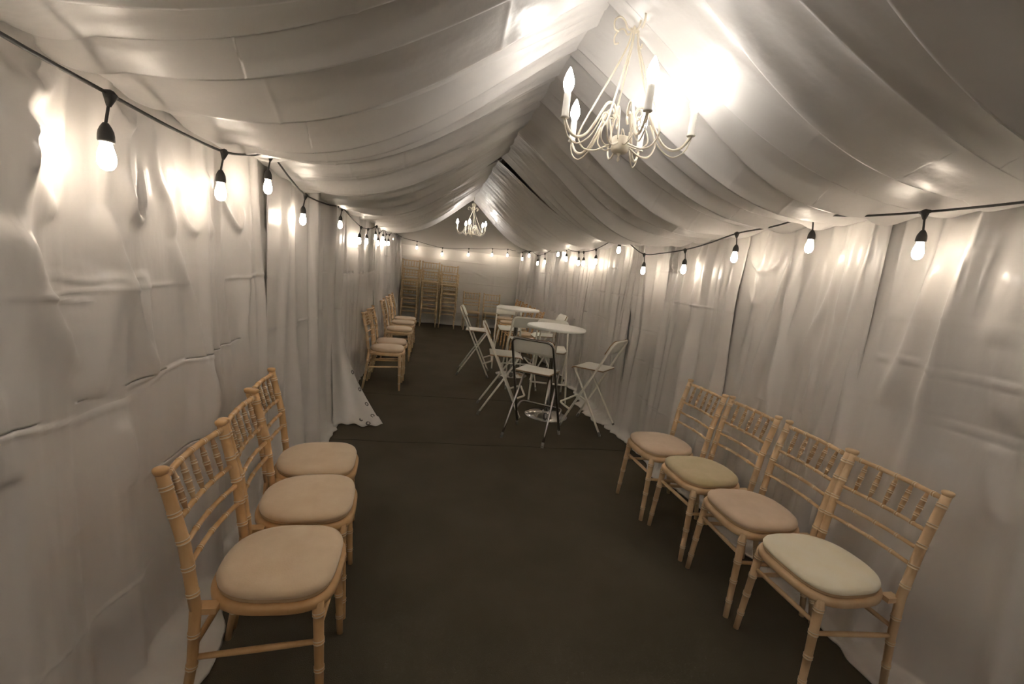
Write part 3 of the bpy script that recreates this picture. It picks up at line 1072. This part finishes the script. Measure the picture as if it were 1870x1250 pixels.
# dark frame rafter in the gap between the two lining sections
mb = MB()
for dy in (0, .05):
    mb.tube([(XL, 4.74 + dy, 2.02), (XR - .05, 4.74 + dy, 2.66), (XR, 4.74 + dy, 2.675), (XR + .05, 4.74 + dy, 2.66), (XE, 4.74 + dy, 2.02)], .014, n=8)
struct('trim_3', mb.mesh('rafter', ['dark_pole']))

# ------------------------------------------------------------------ festoon lights
BM = {}


def festoon(label, bulbs, ends, wall_off, seed):
    """bulbs: world centres of the glass; the cable runs through joints above them"""
    rs = random.Random(seed)
    t = thing('festoon_string', label, 'string lights', (0, 0, 0), 0, 'festoon string lights round the marquee')
    joints = []
    for b in bulbs:
        joints.append(Vector((b[0] + wall_off[0], b[1] + wall_off[1], b[2] + .158)))
    pts = [Vector(ends[0])]
    for a, b in zip([Vector(ends[0])] + joints, joints + [Vector(ends[1])]):
        if (b - a).length > .02:
            mid = (a + b) / 2
            mid.z -= .012 * min(1, (b - a).length)
            pts += [mid, b]
    mb = MB()
    mb.tube(catmull(pts, 6), .0048, n=7)
    link('cable', mb.mesh('cable', ['cable_rubber']), t)
    for b, j in zip(bulbs, joints):
        b = Vector(b)
        top = b + Vector((0, 0, .088))
        mb = MB()
        mb.tube([j + Vector((0, 0, .006)), j, j.lerp(top, .35) + Vector((0, 0, -.004))], [.010, .016, .005], n=8)
        dx = Vector((0, .022, 0)) if abs(wall_off[0]) > 0 else Vector((.022, 0, 0))
        mb.tube([j - dx, j, j + dx], [.0055, .012, .0055], n=8)
        mb.tube(catmull([j, j.lerp(top, .5), top], 4), .0038, n=6)
        mb.lathe([(.006, .066), (.0085, .062), (.012, .056), (.016, .046), (.0175, .036), (.018, .024), (.0165, .020)], b + Vector((0, 0, .024)) - Vector((0, 0, 0)), 14)
        h = link('lamp_holder', mb.mesh('lamp_holder', ['cable_rubber']), t)
        mb = MB()
        mb.lathe([(.011, .046), (.0135, .034), (.018, .018), (.0200, .004), (.0185, -.010), (.012, -.021), (.001, -.025)], b, 10)
        g = link('bulb', mb.mesh('bulb', ['festoon_glow']), h)
        g['label'] = 'glowing warm white bulb'


LB = [(-.80, .72, 1.73), (-.84, 1.357, 1.712), (-.84, 1.976, 1.715), (-.84, 2.469, 1.809), (-.84, 3.073, 1.706), (-.89, 4.42, 1.77), (-.84, 5.17, 1.664), (-.84, 5.67, 1.678), (-.84, 6.40, 1.764),
      (-.84, 6.71, 1.696), (-.84, 7.26, 1.781), (-.84, 7.58, 1.727), (-.84, 8.06, 1.744), (-.84, 8.65, 1.853)]
RB = [(1.86, .92, 1.80), (1.86, 1.55, 1.785), (1.86, 2.10, 1.82), (1.86, 2.69, 1.769), (1.86, 3.28, 1.682), (1.86, 3.98, 1.658), (1.86, 4.63, 1.86), (1.86, 5.31, 1.737), (1.86, 5.77, 1.714), (1.86, 5.98, 1.718),
      (1.86, 6.6, 1.774), (1.86, 7.1, 1.849), (1.86, 7.96, 1.726), (1.86, 8.54, 1.703), (1.86, 9.45, 1.856), (1.86, 10.2, 1.791)]
BB = [(-.51, 11.19, 1.80), (.09, 11.19, 1.714), (.715, 11.19, 1.77), (1.285, 11.19, 1.832), (1.663, 11.19, 1.86)]
festoon('black cable of glowing bulbs along the top of the left curtains', LB, ((-.80, -.6, 1.92), (-.84, 10.9, 2.0)), (.012, 0), 1)
festoon('black cable of glowing bulbs along the top of the right curtains', RB, ((1.86, -.6, 1.96), (1.86, 10.9, 1.95)), (-.012, 0), 2)
festoon('black cable of glowing bulbs across the back wall above the chair stacks', BB, ((-.84, 11.19, 2.0), (1.86, 11.19, 2.0)), (0, 0), 3)

# unseen fill light added behind the camera to brighten near chairs and walls
ld = bpy.data.lights.new('added_fill_light', 'POINT')
ld.energy = 8
ld.color = (1.0, .93, .84)
ld.shadow_soft_size = .12
lo = bpy.data.objects.new('added_fill_light', ld)
COL.objects.link(lo)
lo.location = (.55, -2.3, 2.15)

# ------------------------------------------------------------------ camera
F = 829.166
CAMH = 1.5521
yaw, pitch, roll = R(10.2), R(-9.0693), R(6.22495)
f = Vector((math.sin(yaw) * math.cos(pitch), math.cos(yaw) * math.cos(pitch), math.sin(pitch)))
r = Vector((math.cos(yaw), -math.sin(yaw), 0))
u = r.cross(f)
r2 = r * math.cos(roll) + u * math.sin(roll)
u2 = -r * math.sin(roll) + u * math.cos(roll)
cam = bpy.data.cameras.new('camera')
cam.sensor_width = 36
cam.lens = F / 1870 * 36
cam.clip_start = .02
co = bpy.data.objects.new('camera', cam)
COL.objects.link(co)
co.matrix_world = Matrix(((r2.x, u2.x, -f.x, 0), (r2.y, u2.y, -f.y, 0), (r2.z, u2.z, -f.z, CAMH), (0, 0, 0, 1)))
scene.camera = co

w = bpy.data.worlds.new('night')
w.use_nodes = True
w.node_tree.nodes['Background'].inputs[0].default_value = (.05, .05, .06, 1)
w.node_tree.nodes['Background'].inputs[1].default_value = .05
scene.world = w
vs = scene.view_settings
vs.view_transform = 'Standard'
vs.look = 'None'
vs.gamma = 1
vs.use_curve_mapping = False
vs.exposure = 1.95
scene.cycles.max_bounces = 7
scene.cycles.diffuse_bounces = 6
scene.cycles.glossy_bounces = 3
scene.cycles.use_light_tree = False
scene.cycles.use_denoising = True
scene.cycles.sample_clamp_indirect = 6
